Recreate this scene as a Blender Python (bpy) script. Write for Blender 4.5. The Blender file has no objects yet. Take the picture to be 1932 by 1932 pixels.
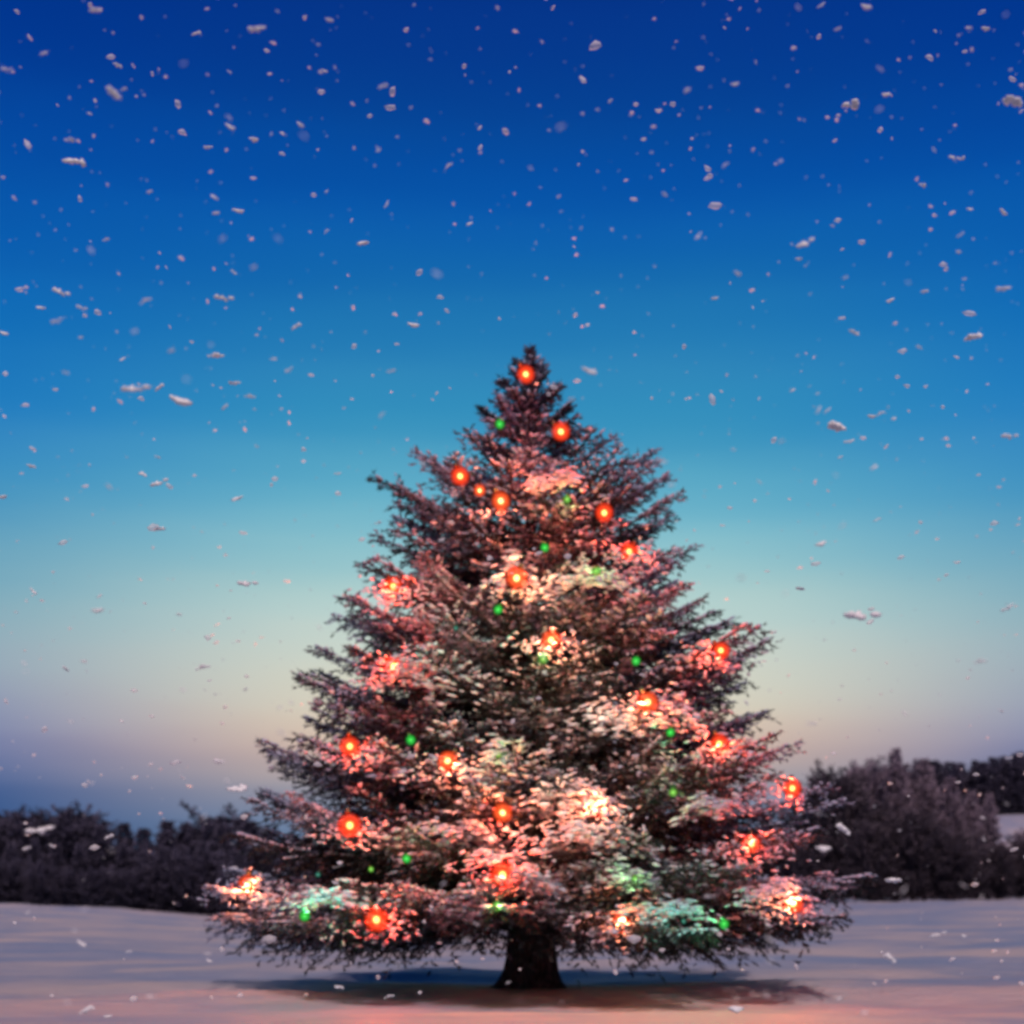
import bpy, bmesh, math, random
import numpy as np
from mathutils import Vector, Matrix
from mathutils.bvhtree import BVHTree
R = math.radians
rng = np.random.default_rng(7)
random.seed(7)
C = bpy.context.scene.collection
scn = bpy.context.scene

# ------------------------------------------------------------------ camera
K = 0.00571            # metres per reference unit at the spruce
D = 16.0               # camera to trunk
CX, CZ = -0.195, 185 * K
HZ = 1685.0
cam = bpy.data.cameras.new('camera')
co = bpy.data.objects.new('camera', cam); C.objects.link(co)
cam.sensor_width = 36; cam.lens = 36 * D / (1932 * K)
cam.shift_y = (HZ - 966) / 1932
cam.clip_start = 0.1; cam.clip_end = 6000
co.location = (CX, -D, CZ); co.rotation_euler = (R(90), 0, 0)
cam.dof.use_dof = True; cam.dof.focus_distance = 7.0; cam.dof.aperture_fstop = 2.1
scn.camera = co

def at(px, py, dist):
    s = K * dist / D
    return Vector((CX + (px - 966) * s, dist - D, CZ + (HZ - py) * s))

# ------------------------------------------------------------------ sky (a dusk gradient by direction)
world = bpy.data.worlds.new('World'); scn.world = world; world.use_nodes = True
nt = world.node_tree; N = nt.nodes; Lk = nt.links; N.clear()
def srgb(c):
    c = c.lstrip('#'); v = [int(c[i:i+2], 16) / 255 for i in (0, 2, 4)]
    return [x / 12.92 if x <= .04045 else ((x + .055) / 1.055) ** 2.4 for x in v] + [1]
tc = N.new('ShaderNodeTexCoord'); sep = N.new('ShaderNodeSeparateXYZ'); Lk.new(tc.outputs['Generated'], sep.inputs[0])
def wm(op, a, b=None, c=None, clamp=False):
    n = N.new('ShaderNodeMath'); n.operation = op; n.use_clamp = clamp
    for i, v in enumerate((a, b, c)):
        if v is None: continue
        if isinstance(v, (int, float)): n.inputs[i].default_value = v
        else: Lk.new(v, n.inputs[i])
    return n.outputs[0]
hx, hy, hz = sep.outputs
hor = wm('SQRT', wm('ADD', wm('MULTIPLY', hx, hx), wm('MULTIPLY', hy, hy)))
tel = wm('DIVIDE', hz, wm('ADD', hor, 1e-4))                # tan(elevation)
mp = N.new('ShaderNodeMapping'); mp.inputs['Scale'].default_value = (1.6, 1.6, 9); Lk.new(tc.outputs['Generated'], mp.inputs[0])
cl = N.new('ShaderNodeTexNoise'); cl.inputs['Scale'].default_value = 1.5; cl.inputs['Detail'].default_value = 4; Lk.new(mp.outputs[0], cl.inputs['Vector'])
t = wm('ADD', wm('DIVIDE', tel, 0.62), wm('MULTIPLY', wm('SUBTRACT', cl.outputs['Fac'], .5), .07), clamp=True)   # faint drifting veils
azi = wm('ABSOLUTE', wm('ARCTAN2', wm('SUBTRACT', hx, 0.012), hy))
def ramp(stops):
    r = N.new('ShaderNodeValToRGB'); r.color_ramp.interpolation = 'CARDINAL'
    Lk.new(t, r.inputs[0]); e = r.color_ramp.elements
    e[0].position = stops[0][0]; e[0].color = srgb(stops[0][1])
    e[1].position = stops[-1][0]; e[1].color = srgb(stops[-1][1])
    for p, c in stops[1:-1]:
        k = e.new(p); k.color = srgb(c)
    return r.outputs[0]
def el(py): return (HZ - py) * K / D / 0.62
SKY_C = [(0, '#6a7c98'), (el(1540), '#7888a2'), (el(1480), '#a8a0a4'), (el(1410), '#d0b8a8'), (el(1320), '#d8d0bc'), (el(1200), '#c4d4cc'),
         (el(1100), '#a4cacc'), (el(990), '#74b6ca'), (el(850), '#4499c0'), (el(700), '#2c83b8'), (el(560), '#196eb0'), (el(400), '#0a58aa'), (el(220), '#064496'), (el(0), '#053488'), (1, '#032c78')]
SKY_E = [(0, '#1c4478'), (el(1540), '#264e84'), (el(1480), '#3e5e94'), (el(1390), '#7484ac'), (el(1280), '#8ca2b6'), (el(1150), '#78a6ba'),
         (el(1000), '#4a94be'), (el(850), '#2a80c0'), (el(700), '#1470ba'), (el(560), '#0b60b2'), (el(400), '#0650a6'), (el(220), '#033f98'), (el(0), '#003088'), (1, '#002878')]
mr = N.new('ShaderNodeMapRange'); mr.interpolation_type = 'SMOOTHSTEP'
Lk.new(azi, mr.inputs[0]); mr.inputs[1].default_value = R(5); mr.inputs[2].default_value = R(24)
mx = N.new('ShaderNodeMix'); mx.data_type = 'RGBA'
Lk.new(mr.outputs[0], mx.inputs[0]); Lk.new(ramp(SKY_C), mx.inputs[6]); Lk.new(ramp(SKY_E), mx.inputs[7])
# the sky overhead and behind the viewer is already darker
def wrange(v, a, b, c, d):
    r = N.new('ShaderNodeMapRange'); r.interpolation_type = 'SMOOTHSTEP'; Lk.new(v, r.inputs[0])
    for i, q in enumerate((a, b, c, d)): r.inputs[i + 1].default_value = q
    return r.outputs[0]
bg = N.new('ShaderNodeBackground')
Lk.new(wm('MULTIPLY', wrange(hz, .55, .9, 1, .4), wrange(azi, R(40), R(100), 1, .5)), bg.inputs[1])
Lk.new(mx.outputs[2], bg.inputs[0])
wo = N.new('ShaderNodeOutputWorld'); Lk.new(bg.outputs[0], wo.inputs[0])

# ------------------------------------------------------------------ sun
SUN_EL, SUN_AZ = 49, -5      # azimuth: degrees to the left of straight behind the camera
sl = bpy.data.lights.new('sun', 'SUN'); sl.energy = 2.75; sl.angle = R(3); sl.color = (1.0, 0.74, 0.70)
so = bpy.data.objects.new('sun', sl); C.objects.link(so)
dv = Vector((-math.sin(R(SUN_AZ)) * math.cos(R(SUN_EL)), -math.cos(R(SUN_AZ)) * math.cos(R(SUN_EL)), math.sin(R(SUN_EL))))
so.rotation_euler = dv.to_track_quat('Z', 'Y').to_euler(); so.location = (-10, -20, 30)

scn.view_settings.view_transform = 'Standard'; scn.view_settings.look = 'None'
scn.view_settings.exposure = 0; scn.view_settings.gamma = 1
scn.cycles.pixel_filter_type = 'BLACKMAN_HARRIS'; scn.cycles.filter_width = 3.0
scn.cycles.max_bounces = 5; scn.cycles.diffuse_bounces = 3; scn.cycles.transparent_max_bounces = 16
scn.cycles.use_denoising = True
scn.cycles.sample_clamp_indirect = 4

# ------------------------------------------------------------------ helpers
def mesh_np(name, V, F, attr=None, smooth=False):
    V = np.ascontiguousarray(V, dtype=np.float32); F = np.ascontiguousarray(F, dtype=np.int32)
    m = bpy.data.meshes.new(name); k = F.shape[1]
    m.vertices.add(len(V)); m.vertices.foreach_set('co', V.ravel())
    m.loops.add(F.size); m.loops.foreach_set('vertex_index', F.ravel())
    m.polygons.add(len(F)); m.polygons.foreach_set('loop_start', np.arange(0, F.size, k, dtype=np.int32))
    m.polygons.foreach_set('loop_total', np.full(len(F), k, dtype=np.int32))
    m.polygons.foreach_set('use_smooth', np.full(len(F), smooth))
    if attr:
        for n, a in attr.items():
            at_ = m.attributes.new(n, 'FLOAT', 'POINT'); at_.data.foreach_set('value', np.ascontiguousarray(a, dtype=np.float32))
    m.update(calc_edges=True)
    return m
def obj(name, mesh, mat=None, parent=None):
    o = bpy.data.objects.new(name, mesh); C.objects.link(o)
    if mat is not None and mesh is not None and not mesh.materials: mesh.materials.append(mat)
    if parent is not None: o.parent = parent
    return o
def thing(name, label, cat, loc=(0, 0, 0), group=None):
    o = bpy.data.objects.new(name, None); C.objects.link(o); o.location = loc
    o.empty_display_size = .2
    o['label'] = label; o['category'] = cat
    if group: o['group'] = group
    return o
def tag(o, label=None, cat=None, group=None, kind=None):
    for k, v in (('label', label), ('category', cat), ('group', group), ('kind', kind)):
        if v: o[k] = v
    return o
def copy_tree(root):
    c = root.copy(); C.objects.link(c)
    for ch in list(root.children):
        d = ch.copy(); C.objects.link(d); d.parent = c
    return c
def norm(a): return a / np.maximum(np.linalg.norm(a, axis=-1, keepdims=True), 1e-9)

class Mat:
    def __init__(s, name):
        s.m = bpy.data.materials.new(name); s.m.use_nodes = True
        s.n = s.m.node_tree.nodes; s.l = s.m.node_tree.links
        s.b = s.n['Principled BSDF']
    def node(s, t, **kw):
        n = s.n.new(t)
        for k, v in kw.items(): setattr(n, k, v)
        return n
    def put(s, sock, v):
        if isinstance(v, (int, float, tuple, list)): sock.default_value = v
        else: s.l.new(v, sock)
    def math(s, op, a, b=0.0, clamp=False):
        n = s.node('ShaderNodeMath', operation=op, use_clamp=clamp); s.put(n.inputs[0], a); s.put(n.inputs[1], b); return n.outputs[0]
    def noise(s, scale, detail=4, vec=None, rough=.6):
        n = s.node('ShaderNodeTexNoise'); n.inputs['Scale'].default_value = scale; n.inputs['Detail'].default_value = detail
        n.inputs['Roughness'].default_value = rough
        if vec is not None: s.l.new(vec, n.inputs['Vector'])
        return n.outputs['Fac']
    def mix(s, f, a, b):
        n = s.node('ShaderNodeMix', data_type='RGBA'); s.put(n.inputs[0], f); s.put(n.inputs[6], a); s.put(n.inputs[7], b); return n.outputs[2]
    def rampf(s, f, a, b):
        n = s.node('ShaderNodeMapRange', interpolation_type='SMOOTHSTEP'); s.put(n.inputs[0], f)
        n.inputs[1].default_value = a; n.inputs[2].default_value = b; return n.outputs[0]
    def scaled(s, sx, sy, sz):
        g = s.node('ShaderNodeTexCoord'); m = s.node('ShaderNodeMapping'); m.inputs['Scale'].default_value = (sx, sy, sz)
        s.l.new(g.outputs['Object'], m.inputs[0]); return m.outputs[0]

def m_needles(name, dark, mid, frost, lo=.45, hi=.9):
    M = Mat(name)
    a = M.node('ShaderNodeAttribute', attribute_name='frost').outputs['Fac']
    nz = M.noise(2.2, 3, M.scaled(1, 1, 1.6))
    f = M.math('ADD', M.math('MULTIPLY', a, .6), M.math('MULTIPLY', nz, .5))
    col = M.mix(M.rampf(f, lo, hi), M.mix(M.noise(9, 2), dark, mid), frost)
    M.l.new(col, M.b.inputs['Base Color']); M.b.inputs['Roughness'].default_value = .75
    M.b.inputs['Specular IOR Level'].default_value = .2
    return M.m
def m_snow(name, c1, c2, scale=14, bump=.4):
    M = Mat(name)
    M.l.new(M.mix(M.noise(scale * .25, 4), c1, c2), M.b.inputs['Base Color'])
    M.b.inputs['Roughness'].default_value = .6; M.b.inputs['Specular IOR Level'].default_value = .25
    b = M.node('ShaderNodeBump'); b.inputs['Strength'].default_value = bump; b.inputs['Distance'].default_value = .02
    M.l.new(M.noise(scale, 6), b.inputs['Height']); M.l.new(b.outputs[0], M.b.inputs['Normal'])
    return M.m
needles = m_needles('frosted_needles', (.006, .010, .014, 1), (.026, .034, .040, 1), (.27, .32, .46, 1))
wood_needles = m_needles('forest_needles', (.006, .008, .014, 1), (.028, .028, .044, 1), (.22, .21, .33, 1), .36, .95)
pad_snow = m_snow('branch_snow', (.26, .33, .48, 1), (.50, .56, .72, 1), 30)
def m_bark():
    M = Mat('spruce_bark')
    v = M.scaled(6, 6, 1.2)
    h = M.noise(3.5, 7, v, .7)
    M.l.new(M.mix(M.rampf(h, .4, .65), (.008, .007, .008, 1), (.10, .085, .09, 1)), M.b.inputs['Base Color'])
    M.b.inputs['Roughness'].default_value = .95
    b = M.node('ShaderNodeBump'); b.inputs['Strength'].default_value = 1; b.inputs['Distance'].default_value = .05
    M.l.new(h, b.inputs['Height']); M.l.new(b.outputs[0], M.b.inputs['Normal'])
    return M.m
bark = m_bark()

# ------------------------------------------------------------------ ground (one sheet, hill included)
def sstep(x, a, b):
    t_ = np.clip((x - a) / (b - a), 0, 1); return t_ * t_ * (3 - 2 * t_)
def vnoise(x, y, seed=0):
    xi = np.floor(x).astype(np.int64); yi = np.floor(y).astype(np.int64); xf = x - xi; yf = y - yi
    def h(a, b):
        v = np.sin(a * 127.1 + b * 311.7 + seed * 74.7) * 43758.5453; return v - np.floor(v)
    u = xf * xf * (3 - 2 * xf); w = yf * yf * (3 - 2 * yf)
    return (h(xi, yi) * (1 - u) + h(xi + 1, yi) * u) * (1 - w) + (h(xi, yi + 1) * (1 - u) + h(xi + 1, yi + 1) * u) * w - .5
def height(x, y):
    x = np.asarray(x, float); y = np.asarray(y, float)
    dist = np.maximum(y + D, .5)
    px = np.clip(966 + (x - CX) / (K / D * dist), -900, 2900)
    base_py = np.interp(px, [-900, 0, 200, 420, 700, 1600, 1932, 2900], [1700, 1705, 1713, 1728, 1722, 1704, 1699, 1690])
    far = CZ + (HZ - base_py) * K * 100 / D
    h = far * sstep(dist, 24, 90)
    h = h - .10 * np.exp(-((dist - 34) / 7) ** 2)
    near = 1 - sstep(dist, 60, 200) * .6
    h += near * (.20 * vnoise(x / 9 + 3, y / 5, 1) + .20 * vnoise(x / 3.6, y / 1.3 + 9, 2) + .10 * vnoise(x / 1.5, y / .55, 3) + .03 * vnoise(x / .5, y / .25, 4)) * sstep(np.hypot(x, y), .2, 2.0)
    # soft snow mound round the trunk
    h += .05 * np.exp(-(np.hypot(x, y) / .8) ** 2)
    # wooded hill far on the right
    h += 15.5 * sstep(dist, 150, 290) * sstep(px, 1380, 1900) 
    return h
ys = np.concatenate([np.linspace(-40, -9, 60), np.linspace(-8.9, 12, 300), np.geomspace(12.2, 3400, 190)])
u = np.linspace(-1, 1, 421)
V = []
for y in ys:
    half = 14 + max(0, y + D) * .62 if y > -12 else 16
    if y > 300: half = max(half, y * 1.1)
    xs_ = half * u
    V.append(np.stack([xs_, np.full_like(xs_, y), height(xs_, y)], 1))
V = np.concatenate(V); nr, nc = len(ys), len(u)
i = np.arange(nr - 1)[:, None] * nc + np.arange(nc - 1)[None]
F = np.stack([i, i + 1, i + 1 + nc, i + nc], -1).reshape(-1, 4)
def m_ground():
    M = Mat('field_snow')
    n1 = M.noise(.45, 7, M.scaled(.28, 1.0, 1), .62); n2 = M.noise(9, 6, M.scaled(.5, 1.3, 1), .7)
    # blue shade and pink light painted into the snow colour as long streaks
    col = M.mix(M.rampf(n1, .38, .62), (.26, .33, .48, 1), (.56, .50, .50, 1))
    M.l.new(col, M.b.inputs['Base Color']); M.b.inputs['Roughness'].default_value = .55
    M.b.inputs['Specular IOR Level'].default_value = .25
    b = M.node('ShaderNodeBump'); b.inputs['Strength'].default_value = .8; b.inputs['Distance'].default_value = .12
    M.l.new(n2, b.inputs['Height']); M.l.new(b.outputs[0], M.b.inputs['Normal'])
    return M.m
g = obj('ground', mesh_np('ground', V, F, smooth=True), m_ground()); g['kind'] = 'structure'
def gz(x, y): return float(height(x, y))

# ------------------------------------------------------------------ foliage generators
def shoots(P, Dr, ln, frost, k=8, w=.016, nl=.07, spread=.6):
    """every shoot is a twig core plus k needle bunches, as separate triangles"""
    n = len(P); out = []; fr = []
    Dr = norm(Dr)
    for j in range(k):
        tt = rng.uniform(0, .95, (n, 1))
        rnd = rng.normal(size=(n, 3)); perp = norm(rnd - (rnd * Dr).sum(1, keepdims=True) * Dr)
        nd = norm(Dr + perp * spread * rng.uniform(.5, 1.4, (n, 1)))
        b = P + Dr * tt * ln[:, None]
        side = norm(np.cross(nd, rng.normal(size=(n, 3)))) * (w * rng.uniform(.7, 1.4, (n, 1)))
        tip = b + nd * (nl * rng.uniform(.6, 1.25, (n, 1)))
        out.append(np.stack([b - side, b + side, tip], 1)); fr.append(np.clip(frost + rng.normal(0, .12, n), 0, 1))
    A = np.concatenate(out); f = np.repeat(np.concatenate(fr), 3)
    return A.reshape(-1, 3), f
def blob_template():
    bm = bmesh.new(); bmesh.ops.create_icosphere(bm, subdivisions=1, radius=1)
    bm2 = [v.co[:] for v in bm.verts]; f = [[v.index for v in q.verts] for q in bm.faces]; bm.free()
    return np.array(bm2), np.array(f)
BV, BF = blob_template()                      # 12 verts 20 faces
def blobs(P, Dr, sx, sy, sz):
    n = len(P); Dr = norm(Dr); up = np.array([0, 0, 1.])
    sd = norm(np.cross(Dr, up)); u3 = np.cross(sd, Dr)
    T = BV[None] * (1 + rng.normal(0, .22, (n, len(BV), 1)))
    Vv = P[:, None] + Dr[:, None] * T[..., 0:1] * sx[:, None, None] + sd[:, None] * T[..., 1:2] * sy[:, None, None] + u3[:, None] * T[..., 2:3] * sz[:, None, None]
    Ff = BF[None] + (np.arange(n) * len(BV))[:, None, None]
    return Vv.reshape(-1, 3), Ff.reshape(-1, 3)
def tube(path, rad, seg=10, wob=.0):
    path = np.array(path, float); n = len(path); V = []; F = []
    for a in range(n):
        d = path[min(a + 1, n - 1)] - path[max(a - 1, 0)]; d = d / np.linalg.norm(d)
        r = np.array([1, 0, 0]) if abs(d[0]) < .8 else np.array([0, 1, 0])
        s = np.cross(d, r); s /= np.linalg.norm(s); t_ = np.cross(d, s)
        for b in range(seg):
            th = 2 * math.pi * b / seg; rr = rad[a] * (1 + wob * math.sin(3 * th + 1.3) + wob * .7 * math.sin(5 * th + .4) + random.uniform(-.3, .3) * wob)
            V.append(path[a] + s * rr * math.cos(th) + t_ * rr * math.sin(th))
    for a in range(n - 1):
        for b in range(seg):
            F.append([a * seg + b, a * seg + (b + 1) % seg, (a + 1) * seg + (b + 1) % seg, (a + 1) * seg + b])
    return np.array(V), np.array(F)

# ------------------------------------------------------------------ the big spruce
TOP = 1222 * K
PROF = np.array([(645, 2), (690, 34), (765, 108), (805, 76), (850, 195), (885, 268), (940, 290), (1000, 262), (1040, 305), (1070, 300), (1110, 390), (1180, 378),
                 (1230, 430), (1300, 458), (1365, 440), (1395, 520), (1455, 552), (1500, 540), (1540, 560), (1600, 585), (1650, 590), (1700, 638), (1745, 632), (1775, 570)], float)
PROFR = np.array([(645, 2), (675, 26), (715, 38), (740, 78), (800, 80), (830, 175), (855, 228), (895, 272), (940, 290), (1000, 268), (1045, 295), (1072, 300), (1105, 392),
                  (1165, 416), (1200, 444), (1260, 436), (1300, 460), (1355, 445), (1400, 470), (1425, 512), (1470, 556), (1520, 566), (1600, 596), (1700, 622), (1745, 618), (1785, 560)], float)
PZ = (1868 - PROF[:, 0])[::-1] * K; PR = (PROF[:, 1] * K)[::-1]
PZR = (1868 - PROFR[:, 0])[::-1] * K; PRR = (PROFR[:, 1] * K)[::-1]
def prof(z, c=0.0):
    """crown radius at height z; c = cosine of the azimuth, -1 towards -x and +1 towards +x"""
    f = (1 + c) / 2; return np.interp(z, PZ, PR) * (1 - f) + np.interp(z, PZR, PRR) * f
def spruce():
    P, Dd, Ln, Fr = [], [], [], []
    SP, SD, SX, SY, SZ = [], [], [], [], []
    limbs_V, limbs_F, off = [], [], 0
    zt = .78; whorls = []
    while zt < TOP - .15:
        whorls.append(zt); zt += np.interp(zt, [0, 4, 7], [.47, .38, .19])
    for wi, zw in enumerate(whorls):
        rel = zw / TOP
        nb = int(np.interp(rel, [0, .5, 1], [29, 23, 10]))
        ph = rng.uniform(0, 2 * math.pi)
        for b in range(nb):
            phi = ph + 2 * math.pi * (b + rng.uniform(-.3, .3)) / nb
            ztip = zw + rng.normal(0, .05 * (1 - rel * .5)) + (.11 * math.sin(2 * phi + ph * 3) + .05 * math.sin(5 * phi + ph)) * (1 - rel)
            ztip = min(max(ztip, rng.uniform(.56, .84)), TOP - .04)
            depth_sq = .86 if math.sin(phi) < 0 else .95        # slightly shallower towards the viewer's side
            Lh = prof(ztip, math.cos(phi)) * rng.uniform(.86, 1.06) * (1 - (1 - depth_sq) * abs(math.sin(phi))) * (.96 if ztip < .9 and phi % 6.283 < 1.57 else 1)
            if rng.random() < .12: Lh *= .82
            if Lh < .08: Lh = .08
            slope = np.interp(rel, [0, .15, .4, .7, .88, 1], [-.05, -.02, .06, .32, .55, 1.3])
            droop = np.interp(rel, [0, .12, .3, .7, 1], [-.05, .02, .11, .05, 0])
            a = np.array([math.cos(phi), math.sin(phi), 0]); sd = np.array([-a[1], a[0], 0])
            bend = rng.uniform(-.12, .12)
            def pt(s):
                s = np.asarray(s)[..., None]
                z = Lh * (slope * (s - 1) - droop * np.sin(s * math.pi * .85) + droop * .45 * s ** 4)
                return a * (Lh * s) + sd * (Lh * bend * s * s) + np.array([0, 0, 1.]) * (ztip + z)
            tv, tf = tube(pt(np.linspace(.02, .95, 7)), np.linspace(.012 + .011 * Lh, .004, 7), 5)
            limbs_V.append(tv); limbs_F.append(tf + off); off += len(tv)
            # side twigs
            step = .075 if Lh > .7 else .045
            ss = np.arange(max(.25, .3 if Lh > 1 else .1), 1.0, step / Lh)
            bf = rng.uniform(.2, .8); heavy = rng.random() < .45
            for s in ss:
                p0 = pt(s); tan = pt(min(s + .03, 1.02)) - pt(s - .03); tan = tan / np.linalg.norm(tan)
                rest = Lh * (1 - s)
                for sg in (-1, 1):
                    tl = min(.11 + .55 * rest, .13 + .22 * Lh) * rng.uniform(.6, 1.15)
                    tl = min(tl, .85) * (.5 if rel > .9 else .8 if rel > .8 else 1)
                    ang = R(rng.uniform(35, 62))
                    drp = rng.uniform(-.22, .10) if rng.random() < .62 else rng.uniform(-.75, -.3) if rel < .75 else rng.uniform(-.2, .25)
                    td = tan * math.cos(ang) + sg * sd * math.sin(ang) + np.array([0, 0, drp])
                    td = td / np.linalg.norm(td)
                    m = max(2, int(tl / .06))
                    q = (np.arange(m) + rng.uniform(0, .6)) / m
                    curve = np.array([0, 0, -.12 * tl]) * (q ** 2)[:, None]
                    pp = p0 + td * (q * tl)[:, None] + curve + rng.normal(0, .012, (m, 3))
                    sgn = np.where(np.arange(m) % 2 == 0, 1, -1)[:, None]
                    perp = np.cross(td, [0, 0, 1.]); perp /= np.linalg.norm(perp) + 1e-9
                    dd = td * .8 + perp * sgn * .65 + rng.normal(0, .2, (m, 3)) + np.array([0, 0, -.12])
                    P.append(pp); Dd.append(dd); Ln.append(rng.uniform(.06, .12, m) * (.6 if rel > .88 else 1)); 
                    Fr.append(np.clip(bf + rng.normal(0, .15, m) + .25 * (s - .5) - (.35 if drp < -.3 else 0), 0, 1))
                    if drp > -.3 and rng.random() < (1 if heavy else .75) and s > .3:
                        kk = max(1, int(tl / .055)); q2 = rng.uniform(.1, 1, kk)
                        SP.append(p0 + td * (q2 * tl)[:, None] + np.array([0, 0, .022])); SD.append(np.tile(td, (kk, 1)) + rng.normal(0, .15, (kk, 3)))
                        hv = 1.25 if heavy else .8; SX.append(rng.uniform(.02, .05, kk) * hv); SY.append(rng.uniform(.010, .022, kk) * hv); SZ.append(rng.uniform(.007, .016, kk) * hv)
                # tip shoots on the main axis
                P.append(p0[None]); Dd.append(tan[None] + rng.normal(0, .15, (1, 3))); Ln.append(np.array([.1])); Fr.append(np.array([bf]))
                if s > .4 and rng.random() < .5:
                    SP.append(p0[None] + np.array([0, 0, .03])); SD.append(tan[None]); SX.append(np.array([rng.uniform(.04, .07)])); SY.append(np.array([rng.uniform(.02, .03)])); SZ.append(np.array([.016]))
    # leader at the very top
    for z in np.linspace(TOP - .5, TOP - .06, 34):
        m = 6; an = rng.uniform(0, 6.28, m)
        P.append(np.tile([0, 0, z - .05], (m, 1))); Dd.append(np.stack([np.cos(an) * .7, np.sin(an) * .7, np.full(m, .9)], 1)); Ln.append(np.full(m, .085)); Fr.append(np.full(m, .65))
    P = np.concatenate(P); Dd = np.concatenate(Dd); Ln = np.concatenate(Ln); Fr = np.concatenate(Fr)
    keep = P[:, 2] > .40 + .10 * np.sin(P[:, 0] * 5 + P[:, 1] * 3) - .16 * (rng.random(len(P)) < .25)
    P, Dd, Ln, Fr = P[keep], Dd[keep], Ln[keep], Fr[keep]
    V, fr = shoots(P, Dd, Ln, Fr, k=10, w=.0075, nl=.055)
    nF = len(V) // 3
    print('spruce shoots', len(P), 'tris', nF, 'pads', sum(len(x) for x in SP))
    Fc = np.arange(nF * 3).reshape(-1, 3)
    LV = np.concatenate(limbs_V); LF = np.concatenate(limbs_F)
    SP, SD, SX, SY, SZ = map(np.concatenate, (SP, SD, SX, SY, SZ)); kp = SP[:, 2] > .5
    SV, SF = blobs(SP[kp], SD[kp], SX[kp], SY[kp], SZ[kp])
    return V, Fc, fr, LV, LF, SV, SF
V, F, fr, LV, LF, SV, SF = spruce()
tree = thing('spruce_tree', 'tall snow-dusted spruce hung with glowing red and green lights in the snowy field', 'tree')
obj('crown', mesh_np('spruce_crown', V, F, {'frost': fr}), needles, tree)
obj('branches', mesh_np('spruce_branches', LV, LF, smooth=True), bark, tree)
obj('snow_load', mesh_np('spruce_snow', SV, SF, smooth=True), pad_snow, tree)
# trunk, flared at the roots
zs = np.array([-.12, 0, .05, .12, .22, .36, .55, .9, 1.6, 3, 5, 6.8]); rs = np.array([.56, .47, .38, .32, .285, .262, .25, .24, .2, .13, .06, .012])
path = [(.02 * math.sin(z * 1.3), .02 * math.cos(z), z) for z in zs]
TV, TF = tube(path, rs, 32, .13)
obj('trunk', mesh_np('spruce_trunk', TV, TF, smooth=True), bark, tree)
bvh = BVHTree.FromPolygons(SV.tolist(), SF.tolist())

# ------------------------------------------------------------------ the lights on the tree
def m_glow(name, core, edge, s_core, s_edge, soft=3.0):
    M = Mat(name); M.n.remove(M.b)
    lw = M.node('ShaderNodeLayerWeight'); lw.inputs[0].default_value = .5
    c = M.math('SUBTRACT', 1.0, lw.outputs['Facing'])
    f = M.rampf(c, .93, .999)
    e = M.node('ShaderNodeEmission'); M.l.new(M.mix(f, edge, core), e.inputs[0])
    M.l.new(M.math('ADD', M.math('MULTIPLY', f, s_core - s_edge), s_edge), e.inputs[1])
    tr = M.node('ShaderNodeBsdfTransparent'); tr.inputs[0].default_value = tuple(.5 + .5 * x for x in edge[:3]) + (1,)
    a = M.node('ShaderNodeMixShader'); M.l.new(M.math('POWER', c, soft), a.inputs[0])  # rim fades out so the globe imitates the bulb's halo
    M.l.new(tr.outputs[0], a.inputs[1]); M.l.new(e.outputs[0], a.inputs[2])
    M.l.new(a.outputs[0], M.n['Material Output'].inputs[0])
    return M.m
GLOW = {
 'red':    (m_glow('red_lamp_glass_halo', (1, .40, .10, 1), (1, .07, .02, 1), 5, 1.3), (1, .075, .022)),
 'orange': (m_glow('orange_lamp_glass_halo', (1, .50, .16, 1), (1, .12, .03, 1), 5, 1.3), (1, .21, .07)),
 'green':  (m_glow('green_lamp_glass_halo', (.10, .85, .12, 1), (.05, .65, .08, 1), 1.2, .9), (.15, 1, .25)),
 'lime':   (m_glow('lime_lamp_glass_halo', (.35, .85, .15, 1), (.25, .65, .10, 1), 1.1, .85), (.5, 1, .25)),
 'cream':  (m_glow('cream_lamp_glass_halo', (1, .85, .55, 1), (.9, .65, .35, 1), 1.1, .7), (1, .72, .34)),
 'teal':   (m_glow('teal_lamp_glass_halo', (.2, .7, .5, 1), (.1, .4, .3, 1), .6, .4), (.12, 1, .50)),
}
sock_m = Mat('lamp_socket'); sock_m.b.inputs['Base Color'].default_value = (.01, .03, .015, 1); sock_m.b.inputs['Roughness'].default_value = .5; sock_m = sock_m.m
def lathe(prof_, seg=14):
    V = []; F = []
    for r, z in prof_:
        for b in range(seg): V.append((r * math.cos(2 * math.pi * b / seg), r * math.sin(2 * math.pi * b / seg), z))
    for a in range(len(prof_) - 1):
        for b in range(seg): F.append([a * seg + b, a * seg + (b + 1) % seg, (a + 1) * seg + (b + 1) % seg, (a + 1) * seg + b])
    return np.array(V), np.array(F)
bulb_v, bulb_f = lathe([(.001, -1.04), (.3, -.99), (.58, -.85), (.82, -.6), (.96, -.3), (1, 0), (.96, .3), (.82, .58), (.58, .82), (.3, .96), (.001, 1.0)])
sock_v, sock_f = lathe([(.001, .93), (.20, .93), (.22, .98), (.22, 1.25), (.18, 1.32), (.05, 1.35), (.001, 1.35)], 10)
BM = {}
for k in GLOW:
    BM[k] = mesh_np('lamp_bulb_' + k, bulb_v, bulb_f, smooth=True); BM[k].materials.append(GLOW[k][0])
SM = mesh_np('lamp_socket', sock_v, sock_f, smooth=True); SM.materials.append(sock_m)
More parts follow.
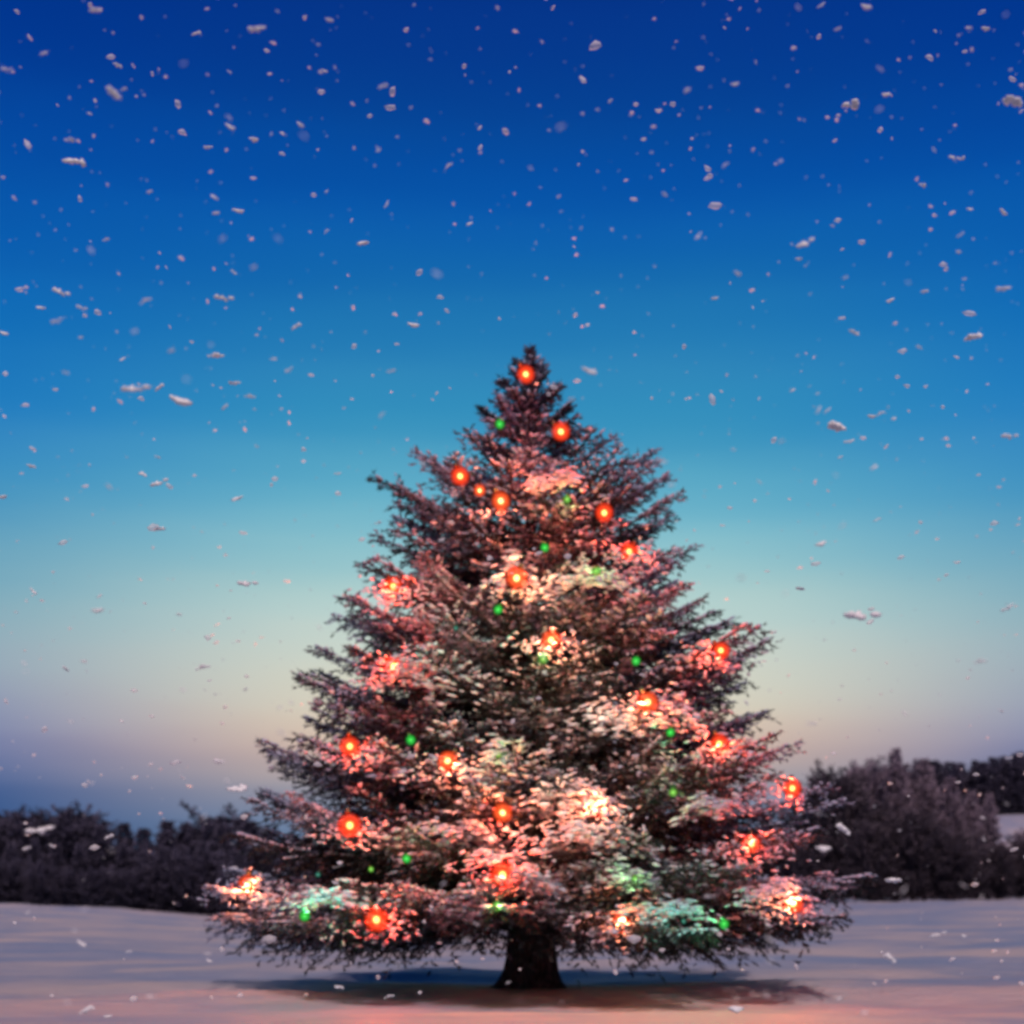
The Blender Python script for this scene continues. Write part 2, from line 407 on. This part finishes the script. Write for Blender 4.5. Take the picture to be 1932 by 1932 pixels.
def surf(px, py, inset=0.0):
    """a point on the front of the crown behind reference position px, py"""
    o_ = Vector((CX, -D, CZ)); tgt = at(px, py, D); d = (tgt - o_).normalized()
    # where the line of sight enters the crown's envelope
    best = None
    for dist in np.arange(D - 4.2, D + .5, .03):
        p = at(px, py, dist)
        if math.hypot(p.x, p.y / .86) < prof(p.z, p.x / max(.01, math.hypot(p.x, p.y))) * .93 and p.z < TOP + .1: best = dist; break
    if best is None: best = D - .05
    h = bvh.ray_cast(o_ + d * (best - .25), d, 1.0)
    if h[0] is not None: best = min(best + .35, (h[0] - o_).length + .0)
    return at(px, py, best + inset) if inset else o_ + d * best
# broad snow shelves bent down over the boughs
SHELF = [(700, 870, 1262, 22), (1085, 1330, 1340, 26), (985, 1180, 1508, 24), (1010, 1215, 1578, 18), (880, 985, 1432, 24), (1290, 1400, 1512, 14), (935, 1005, 1068, 16),
         (1020, 1200, 1088, 12), (800, 930, 1565, 12), (1400, 1530, 1680, 16), (1130, 1240, 1655, 16), (540, 690, 1695, 14), (1180, 1340, 1715, 12), (1000, 1100, 898, 10), (870, 1000, 1620, 14)]
SP, SD, SX, SY, SZ = [], [], [], [], []
for x0, x1, yy, th in SHELF:
    ph_ = random.uniform(0, 6); sl_ = random.uniform(-.12, .12)
    for q in range(int((x1 - x0) * 1.3)):
        u_ = min(1.2, max(-.2, random.gauss(.5, .28))); pyy = yy + th * (.9 * (2 * abs(u_ - .5)) ** 2 + .5 * math.sin(u_ * 9 + ph_)) + sl_ * (x1 - x0) * (u_ - .5) + random.gauss(0, .7) * th
        p = surf(x0 + (x1 - x0) * u_, pyy); 
        SP.append(p + Vector((0, random.uniform(-.05, .3), random.uniform(-.02, .02)))); SD.append((1, random.uniform(-.5, .5), -.6 * (u_ - .5)))
        k_ = random.uniform(.5, 1.15); SX.append(.05 * k_ * random.uniform(.6, 1.3)); SY.append(.022 * k_); SZ.append(.014 * k_)
HALO_SNOW = [(992,706),(1058,814),(868,898),(945,945),(1140,967),(1187,1040),(975,1090),(742,1106),(1040,1207),(1360,1227),(742,1255),(1222,1325),(660,1408),(845,1435),(1357,1403),(1495,1487),
        (948,1533),(1120,1520),(660,1557),(1418,1592),(468,1670),(948,1650),(710,1735),(1170,1745),(1497,1705)]
for nx, ny in HALO_SNOW:  # snow clumps added round the lamps to catch light and read as halo
    for q in range(120):
        gx_, gy_ = random.gauss(0, 40), random.gauss(0, 17)
        p = surf(nx + gx_, ny + 8 + gy_ + abs(gx_) * .12)
        if math.hypot(p.x, p.y) > prof(p.z, p.x / max(.01, math.hypot(p.x, p.y))) * 1.02: continue
        SP.append(p + Vector((0, random.uniform(.02, .3), 0))); SD.append((random.gauss(0, 1), random.gauss(0, .6), random.gauss(0, .35)))
        k_ = random.uniform(.5, 1.0); SX.append(.045 * k_); SY.append(.018 * k_); SZ.append(.013 * k_)
SV2, SF2 = blobs(np.array(SP), np.array(SD, float), np.array(SX), np.array(SY), np.array(SZ))
obj('shelf_and_halo_snow', mesh_np('spruce_shelf_and_halo_snow', SV2, SF2, smooth=True), pad_snow, tree)
_o = len(SV)
bvh = BVHTree.FromPolygons(np.concatenate([SV, SV2]).tolist(), np.concatenate([SF, SF2 + _o]).tolist())
LAMPS = [
 # px, py, colour, radius, watts, inset, label
 (992, 706, 'red', .045, 5, 0, 'topmost red light, just under the tip of the spruce'),
 (1058, 814, 'red', .045, 5, 0, 'second red light from the top, on the right side of the narrow crown'),
 (868, 898, 'red', .045, 5, 0, 'red light high on the left edge of the crown beside an orange-lit branch'),
 (945, 945, 'orange', .045, 6, 0, 'blurred orange light deep in the orange-lit upper branches'),
 (1140, 967, 'red', .045, 5, 0, 'red light on the upper right just below the right-pointing spires'),
 (1187, 1040, 'red', .042, 5, 0, 'red light near the right edge under the shaggy upper branches'),
 (975, 1090, 'orange', .05, 6, 0, 'orange light under the bright white snow clump in the middle'),
 (742, 1106, 'red', .048, 5, 0, 'red light on the left branch tip level with the orange light at mid-crown'),
 (1040, 1207, 'orange', .045, 6, 0, 'orange light in the centre of the tree above a lime light'),
 (1360, 1227, 'red', .042, 5, 0, 'small red light at the far right edge at half height'),
 (742, 1255, 'red', .048, 6, 0, 'red light shining on a white snow shelf at the left half height'),
 (1222, 1325, 'orange', .05, 6, 0, 'yellow-orange light on the long cream-lit branch at right'),
 (660, 1408, 'red', .048, 5, 0, 'red light on the left above the dark hollow between branches'),
 (845, 1435, 'orange', .045, 5, 0, 'orange light beside the pale green-lit branch left of centre'),
 (1357, 1403, 'red', .045, 5, 0, 'red light on the right above the darkest branches'),
 (1495, 1487, 'red', .045, 6, 0, 'red light at the right edge level with the wood behind'),
 (948, 1533, 'orange', .045, 5, 0, 'left one of the two orange lights under the long cream-lit snow shelf'),
 (1120, 1520, 'orange', .05, 6, 0, 'right one of the two orange lights under the long cream-lit snow shelf'),
 (660, 1557, 'red', .055, 6, 0, 'round deep red light on the lower left above the teal-lit branches'),
 (1418, 1592, 'red', .045, 5, 0, 'red light on the lower right in front of the dark bushes'),
 (468, 1670, 'orange', .050, 6, 0, 'orange-red light at the far lower left branch tip'),
 (948, 1650, 'red', .055, 11, -.08, 'large soft red light low in the middle above the trunk'),
 (710, 1735, 'red', .055, 6, 0, 'red light on the drooping lowest branch left of the trunk'),
 (1170, 1745, 'orange', .050, 7, 0, 'yellow-orange light on the lowest branch right of the trunk'),
 (1497, 1705, 'orange', .045, 6, 0, 'orange light under the snow shelf at the far lower right'),
 (943, 800, 'green', .055, .5, 0, 'topmost green light, on a dark branch near the tip'),
 (1070, 942, 'lime', .045, .5, 0, 'pale green light right of centre below the top dark branches'),
 (1028, 1033, 'green', .050, .5, 0, 'green light in the dark hollow near the trunk line'),
 (1125, 1077, 'lime', .048, .5, 0, 'yellow-green light on the pink snow shelf at right'),
 (940, 1150, 'green', .052, 1, 0, 'green light beside the teal-lit frosted branches'),
 (1025, 1243, 'lime', .055, .6, 0, 'yellow-green light directly under the centre orange light'),
 (1200, 1247, 'green', .052, .6, 0, 'green light right of centre on the dusky half-height shelf'),
 (775, 1396, 'green', .055, .6, 0, 'green light on the left between two red-lit branches'),
 (1265, 1382, 'green', .050, .6, 0, 'green light with a white snow fleck over the dark right branches'),
 (1270, 1495, 'lime', .046, .5, 0, 'faint yellow-green light right of the long cream-lit shelf'),
 (767, 1620, 'green', .050, .6, 0, 'green light at lower left, below and right of the round deep red light'),
 (575, 1728, 'green', .060, .8, 0, 'green light at the bottom left under the teal-lit branches'),
 (938, 1710, 'lime', .055, .6, 0, 'lime light hanging just above the trunk'),
 (1366, 1743, 'green', .055, .8, 0, 'deep green light at the bottom right beside teal-lit needles'),
 (1200, 1658, 'lime', .045, 1.2, 0, 'pale green light shining on a snow ridge at lower right'),
 # lights tucked among the branches, seen mostly by their glow
 (905, 925, 'orange', .03, 6, .12, 'orange light tucked in the branches between the two upper left lights'),
 (860, 1185, 'teal', .03, 9, 0, 'teal light tucked inside the frosted branches left of centre'),
 (1130, 1340, 'cream', .03, 4, .05, 'cream light tucked left end of the long right branch'),
 (940, 1425, 'lime', .03, 5, .05, 'pale lime light tucked in the middle of the crown'),
 (1040, 1500, 'cream', .03, 4, .05, 'cream light tucked between the two orange lights'),
 (1110, 1575, 'cream', .03, 4, .05, 'cream light tucked under the lower snow shelf right of centre'),
 (600, 1650, 'teal', .03, 5, 0, 'teal light tucked in the lower left branches'),
 (1290, 1738, 'teal', .03, 3.5, .05, 'teal light tucked in the lowest right branches'),
 (965, 1070, 'cream', .025, 3, .05, 'white light tucked under the bright snow clump in the middle'),
 (700, 1640, 'lime', .03, 1.2, .05, 'lime light tucked in the lower left beside the teal glow'),
]
for n_, (px, py, col, r, w, ins, lab) in enumerate(LAMPS):
    p = surf(px, py, 0)
    if ins: 
        dd_ = (p - Vector((CX, -D, CZ))).normalized(); p = p + dd_ * ins
    t_ = thing('string_light', lab, 'light bulb', p, 'coloured lights strung over the spruce')
    t_.rotation_euler = (random.uniform(-.5, .5), random.uniform(-.5, .5), random.uniform(0, 6))
    if col in ('red', 'orange'): w *= 7.0 if 'tucked' not in lab else 2.2; r *= 2.2  # red and orange globes enlarged to stand in for their halo
    elif col in ('green', 'lime') and not ins: w *= 6.0; r *= .95
    else: w *= 1.05 if col in ('cream', 'lime') else 1.5
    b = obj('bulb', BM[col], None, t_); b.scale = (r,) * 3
    s = obj('socket', SM, None, t_); s.scale = (r,) * 3
    ld = bpy.data.lights.new('unseen_point_light', 'POINT'); ld.energy = w; ld.color = GLOW[col][1]; ld.shadow_soft_size = .05
    lo = bpy.data.objects.new('unseen_point_light', ld); C.objects.link(lo); lo.parent = t_
    # unseen point light floats viewer-side of the bulb, far out for tucked ones
    dirc = (Vector((CX, -D, CZ)) - p).normalized()
    lo.location = t_.rotation_euler.to_matrix().inverted() @ (dirc * (.42 if 'tucked' in lab else r + .05))

# ------------------------------------------------------------------ the woods behind
def forest_conifer(seed, H, Rb, tiers, k=5, sz=1.0, bushy=0):
    global rng
    rng = np.random.default_rng(seed)
    P, Dd, Ln, Fr = [], [], [], []
    for ti in range(tiers):
        z = H * (.06 + .94 * (ti + rng.uniform(-.3, .3)) / tiers); rel = z / H
        if bushy: rad = Rb * math.sqrt(max(.02, 1 - (abs(rel - .32) / .70) ** 1.7))
        else: rad = Rb * (1 - rel) ** .8 + .06
        nb = max(5, int(7 + 9 * (1 - rel)))
        for b in range(nb):
            phi = rng.uniform(0, 6.283)
            lump = math.sin(3 * phi + seed + 2.2 * rel * 3) * math.sin(9 * rel + seed * 1.7 + phi)
            L = rad * rng.uniform(.7, 1.12) * (1 + (.34 if bushy else .18) * lump)
            up = np.interp(rel, [0, .5, 1], [-.05, .15, .8]) if not bushy else rng.uniform(0, 1.1)
            m = max(4, int(L / (.16 * sz)) * 2)
            s = rng.uniform(.25, 1, m)
            a = np.array([math.cos(phi), math.sin(phi), up]); 
            pp = np.array([0, 0, z]) + a * (L * s)[:, None] + rng.normal(0, 1, (m, 3)) * np.array([.16, .16, .12]) * L * .9 * (1.1 - s)[:, None] + rng.normal(0, .05, (m, 3))
            dd = a + rng.normal(0, .55, (m, 3)); dd[:, 2] += .15
            P.append(pp); Dd.append(dd); Ln.append(rng.uniform(.2, .4, m) * sz); Fr.append(np.clip(rng.normal(.35 + .25 * rel, .18, m), 0, 1))
    P = np.concatenate(P); Dd = np.concatenate(Dd); Ln = np.concatenate(Ln); Fr = np.concatenate(Fr)
    V, f = shoots(P, Dd, Ln, Fr, k=k, w=.055 * sz, nl=.28 * sz, spread=.7)
    return V, np.arange(len(V)).reshape(-1, 3), f
def trunk_mesh(name, H, r):
    V, F = tube([(0, 0, -.3), (0, 0, .4), (.05, 0, H * .4), (0, .04, H * .9)], [r * 1.4, r, r * .7, r * .1], 7, .05)
    m = mesh_np(name, V, F, smooth=True); m.materials.append(bark); return m
PROTO = []
def proto(seed, H, Rb, tiers, sz, bushy=0, mat=None, k=5):
    V, F, f = forest_conifer(seed, H, Rb, tiers, k, sz, bushy)
    m = mesh_np('wood_crown', V, F, {'frost': f}); m.materials.append(mat or wood_needles)
    return m, trunk_mesh('wood_trunk', H, .12 + .01 * H), H
con = [proto(11 + q, 7, [1.5, 1.8, 1.35, 1.65][q], 34, .8) for q in range(4)]
bus = [proto(31 + q, 6, [2.7, 3.1, 2.5][q], 26, .75, 1) for q in range(3)]
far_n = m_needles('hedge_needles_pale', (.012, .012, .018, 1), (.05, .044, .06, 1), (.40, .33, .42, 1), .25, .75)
near_n = m_needles('hedge_needles', (.008, .009, .014, 1), (.026, .024, .034, 1), (.20, .17, .22, 1), .36, .85)
nb_ = [proto(51 + q, 9, [3.6, 4.0, 3.0][q], 40, .8, 1, near_n) for q in range(3)]
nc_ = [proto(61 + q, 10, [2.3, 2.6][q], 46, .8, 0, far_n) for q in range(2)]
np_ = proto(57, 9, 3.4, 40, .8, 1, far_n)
def plant(kind, px, dist, top_py, label, group, wide=1.0, name='conifer_tree', cat='tree'):
    m, tm, H = kind
    x = at(px, 0, dist).x; y = dist - D; z0 = gz(x, y) - .05
    ht = at(px, top_py, dist).z - z0; s = ht / H
    r_ = thing(name, label, cat, (x, y, z0), group)
    r_.rotation_euler = (0, 0, random.uniform(0, 6.28)); r_.scale = (s * wide, s * wide, s)
    obj('trunk', tm, None, r_); obj('crown', m, None, r_)
    return r_
random.seed(3)
# left wood: front row, back row
ORD = 'first second third fourth fifth sixth seventh eighth ninth tenth eleventh twelfth thirteenth fourteenth fifteenth sixteenth seventeenth eighteenth nineteenth twentieth'.split()
px = -60; ni = 0
GL = 'dark trees of the wood on the left'
while px < 470:
    plant(random.choice(con), px, random.uniform(98, 104), random.uniform(1556, 1600), 'dark spruce, %s from the left in the front row of the left-hand wood' % ORD[ni], GL, random.uniform(1.0, 1.35)); ni += 1; px += random.uniform(30, 46)
px = -80; ni = 0
while px < 480:
    plant(random.choice(con + bus), px, random.uniform(108, 122), random.uniform(1550, 1570), 'dark tree, %s from the left in the taller back row of the left-hand wood' % ORD[ni], GL, random.uniform(1.1, 1.5)); ni += 1; px += random.uniform(30, 48)
px = -50; ni = 0
while px < 470:
    plant(random.choice(bus), px, random.uniform(96, 99), random.uniform(1620, 1655), 'low dark bush, %s from the left along the foot of the left-hand wood' % ORD[ni], 'low bushes at the foot of the left wood', random.uniform(.9, 1.2), 'bush', 'bush'); ni += 1; px += random.uniform(48, 70)
# the wood goes on behind the lit tree
px = 500
while px < 1540:
    plant(random.choice(con), px, random.uniform(105, 120), random.uniform(1530, 1580), 'dark spruce showing through the lit tree', 'dark trees behind the lit tree', random.uniform(1.2, 1.6)); px += random.uniform(45, 62)
# right: frosted bushes and trees in front
for q in range(26):
    px = -130 - q * 34 if q < 13 else 2160 + (q - 13) * 36
    plant(random.choice(con), px, random.uniform(104, 118), random.uniform(1530, 1570), 'dark spruce of the wood beyond the edge of the picture', 'wood beyond the picture', random.uniform(1.2, 1.6))
RIGHT = [
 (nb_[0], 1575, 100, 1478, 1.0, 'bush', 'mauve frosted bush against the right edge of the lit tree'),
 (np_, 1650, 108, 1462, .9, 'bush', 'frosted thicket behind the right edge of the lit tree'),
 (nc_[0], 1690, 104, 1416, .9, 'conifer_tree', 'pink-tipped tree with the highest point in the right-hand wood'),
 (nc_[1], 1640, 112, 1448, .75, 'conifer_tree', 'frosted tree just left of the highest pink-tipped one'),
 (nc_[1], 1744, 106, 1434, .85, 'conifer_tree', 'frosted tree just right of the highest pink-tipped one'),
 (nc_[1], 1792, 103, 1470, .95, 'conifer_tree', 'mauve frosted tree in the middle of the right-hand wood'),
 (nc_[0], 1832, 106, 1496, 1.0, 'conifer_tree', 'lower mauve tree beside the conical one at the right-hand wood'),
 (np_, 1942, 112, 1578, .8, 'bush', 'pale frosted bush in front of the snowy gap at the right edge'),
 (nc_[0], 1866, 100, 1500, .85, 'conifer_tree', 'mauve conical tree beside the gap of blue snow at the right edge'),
 (nb_[0], 1720, 96, 1545, 1.0, 'bush', 'dark rounded bush at the front of the right-hand wood'),
 (nb_[1], 1800, 95, 1580, 1.1, 'bush', 'darkest low bush at the front of the right-hand wood'),
 (nb_[2], 1640, 96, 1560, 1.1, 'bush', 'low dark bush at the lower right of the lit tree'),
 (nb_[2], 1880, 96, 1600, 1.1, 'bush', 'low bush at the foot of the mauve conical tree'),
 (nb_[1], 1940, 97, 1592, 1.0, 'bush', 'low bush cut by the right edge of the picture'),
 (nb_[0], 1540, 98, 1580, 1.0, 'bush', 'dark bush half hidden by the lowest right branches'),
]
for kd, px, di, ty, wd, nm, lab in RIGHT:
    plant(kd, px, di, ty, lab, 'frosted trees and bushes on the right', wd, nm, 'bush' if nm == 'bush' else 'tree')
# wooded ridge
random.seed(9)
GR = 'dark trees on the far ridge'
px = 1540
while px < 2150:
    top = np.interp(px, [1540, 1700, 1800, 1932, 2150], [1490, 1452, 1438, 1426, 1415])
    for row in range(2):
        plant(random.choice(con), px + random.uniform(-12, 12), 285 + row * 12 + random.uniform(0, 6), top + random.uniform(-4, 16) - row * 4, 'small dark spruce in the row along the far ridge at right', GR, random.uniform(1.1, 1.6))
    px += random.uniform(15, 23)

# ------------------------------------------------------------------ falling snow
def m_flake(tr_=.0):
    M = Mat('snowflake')
    M.b.inputs['Base Color'].default_value = (.93, .97, 1, 1); M.b.inputs['Roughness'].default_value = .7
    tl = M.node('ShaderNodeBsdfTranslucent'); tl.inputs[0].default_value = (.93, .97, 1, 1)
    tr = M.node('ShaderNodeBsdfTransparent')
    a = M.node('ShaderNodeMixShader'); a.inputs[0].default_value = .08; M.l.new(M.b.outputs[0], a.inputs[1]); M.l.new(tl.outputs[0], a.inputs[2])
    b = M.node('ShaderNodeMixShader'); b.inputs[0].default_value = tr_; M.l.new(a.outputs[0], b.inputs[1]); M.l.new(tr.outputs[0], b.inputs[2])
    M.l.new(b.outputs[0], M.n['Material Output'].inputs[0]); return M.m
flake_m = m_flake()
rng = np.random.default_rng(5)
FM = []
for q in range(10):
    kk = 9
    c_ = rng.normal(0, 1, (kk, 3)) * [.22, .12, .05]; c_[:, 2] += .06 * np.sin(c_[:, 0] * 5 + q)
    sz = rng.uniform(.14, .22, kk)
    v, f = blobs(c_, rng.normal(size=(kk, 3)) * [1, 1, .2], sz * 1.2, sz * .8, sz * .55)
    m = mesh_np('snowflake', v, f, smooth=True); m.materials.append(flake_m); FM.append(m)
BIG = [
 (485, 55, 32, -.2, 'hooked pair of clumped snowflakes at the top, left of centre'), (223, 124, 18, -.4, 'small snowflake just above the long tilted one at upper left'),
 (216, 177, 36, -.45, 'long tilted snowflake in the upper left of the deep blue sky'), (140, 303, 42, -.15, 'biggest bright snowflake in the upper left sky'),
 (131, 265, 20, 0, 'small snowflake right above the biggest upper left one'), (255, 732, 40, 0, 'broad flat snowflake at middle left, first of a close trio'),
 (300, 730, 20, .6, 'small middle snowflake of the close trio at middle left'), (342, 760, 50, -.15, 'widest ragged snowflake of the close trio at middle left'),
 (1112, 700, 30, 0, 'bright snowflake just right of the spruce tip'), (1580, 805, 42, -.1, 'bright bar-shaped snowflake in the middle right sky'),
 (1603, 833, 20, .1, 'small snowflake under the bar-shaped one at middle right'), (1627, 1160, 46, 0, 'bright oval snowflake right of the spruce against the pale sky'),
 (1912, 190, 40, -.2, 'big bright snowflake at the upper right edge'), (1605, 200, 38, .1, 'stretched snowflake in the upper right dark blue sky'),
 (1592, 1565, 38, -.5, 'tilted bright snowflake in front of the right-hand bushes'), (1553, 1600, 34, 0, 'roundish snowflake in front of the bushes beside the lit tree'),
 (1687, 1660, 34, 0, 'dim snowflake low in front of the right-hand bushes'), (77, 1567, 50, 0, 'big bright snowflake in front of the wood at the far left'),
 (448, 1487, 38, .35, 'slanted snowflake beside the lower left branch tips'), (422, 561, 26, -.1, 'flat snowflake in the left sky above the close trio'),
 (781, 615, 26, -.1, 'bright snowflake left of and above the spruce tip'), (1836, 634, 32, .15, 'flat bright snowflake at the right in the mid blue sky'),
 (1895, 545, 28, 0, 'flat snowflake near the right edge above another'), (1388, 1903, 34, 0, 'white snowflake low over the pink snow right of the trunk'),
 (165, 1905, 30, .4, 'soft snowflake low over the snow at the bottom left'), (467, 1100, 26, 0, 'snowflake in the pale sky left of the half-height branches'),
 (1680, 1808, 30, -.5, 'slanted faint snowflake over the snow at the lower right'),
]
MID = [(180,18,22),(435,240,20),(480,265,22),(567,237,18),(393,278,16),(622,38,16),(722,162,18),(450,398,22),(405,372,16),(408,402,16),(685,458,24),(115,550,24),
 (275,567,20),(558,615,20),(408,671,26),(443,723,22),(472,748,18),(738,700,18),(447,940,24),(300,997,22),(185,1153,28),(383,1259,24),(415,1437,22),(1635,15,24),(1672,180,20),
 (1387,160,18),(1520,458,26),(1612,626,20),(1680,568,20),(1548,1026,26),(1902,1147,24),(1815,300,14),(1893,401,18),(1905,822,22),(1850,1248,20),(1770,1763,22),(205,1918,20),
 (155,1780,20),(82,100,14),(12,130,14),(370,62,18),(77,580,18),(106,605,16),(8,630,20),(60,880,18),(5,938,18),(1685,790,14),(1645,786,16),(1510,1110,18),(1860,55,16),(1828,52,14),
 (1580,55,16),(1550,10,16),(1740,350,16),(1655,980,14),(1440,1510,16),(300,910,24),(270,895,18),(1830,395,14),(1745,550,16),(1800,297,14),(50,1600,18),(205,1578,18),(440,1638,20),(1903,1430,16),(640,1862,18),(735,1880,18)]
def flake(px, py, w, rot, label, dist=None):
    d = dist or random.uniform(3.6, 5.2)
    p = at(px, py, d)
    o = obj('snowflake', random.choice(FM)); o.location = p
    s = w * K * d / D
    o.scale = (s, s * .8, s * random.uniform(.75, 1.0)); o.rotation_euler = (random.uniform(-.4, .4), -rot, random.uniform(-.3, .3))
    return tag(o, label, 'snowflake', 'larger snowflakes drifting down')
def zone(px, py):
    if py > 1720: return 'small snowflake drifting over the snowy field', 'snowflakes over the field'
    if py > 1500 and (px < 470 or px > 1560): return 'small snowflake in front of the dark woods', 'snowflakes before the woods'
    if 966 - (py - 600) * .55 < px < 1010 + (py - 600) * .55: return 'small snowflake in front of the lit spruce', 'snowflakes before the spruce'
    if py < 640: return 'small snowflake high in the deep blue sky', 'snowflakes in the deep blue sky'
    if px < 966: return 'small snowflake in the paler sky left of the spruce', 'snowflakes left of the spruce'
    return 'small snowflake in the paler sky right of the spruce', 'snowflakes right of the spruce'
random.seed(21)
for a in BIG: flake(*a)
for px, py, w in MID:
    l, g_ = zone(px, py); o = flake(px, py, w, random.uniform(-.5, .5), l); o['group'] = g_
for q in range(160):
    px, py = random.uniform(10, 1920), random.uniform(8, 1925)
    l, g_ = zone(px, py)
    if 'spruce' in l and 'front' in l and random.random() < .7: continue
    o = flake(px, py, random.uniform(9, 16), random.uniform(-.9, .9), l, random.uniform(2.4, 4.8)); o['group'] = g_
n = 3200
dist = rng.uniform(6, 40, n) ** 1.0
px = rng.uniform(-500, 2400, n); py = rng.uniform(-300, 1900, n)
Pn = np.stack([CX + (px - 966) * K * dist / D, dist - D, CZ + (HZ - py) * K * dist / D], 1)
Pn = Pn[Pn[:, 2] > .1]; n = len(Pn)
sz = rng.uniform(.010, .020, n) * np.sqrt(dist[:n] / 16)
FV, FF = blobs(Pn, rng.normal(size=(n, 3)) * [1, 1, .3], sz * 1.2, sz * .7, sz * .6)
o = obj('falling_snow', mesh_np('falling_snow', FV, FF, smooth=True), m_flake(.6))
tag(o, 'fine snow falling through the whole scene', 'falling snow', None, 'stuff')
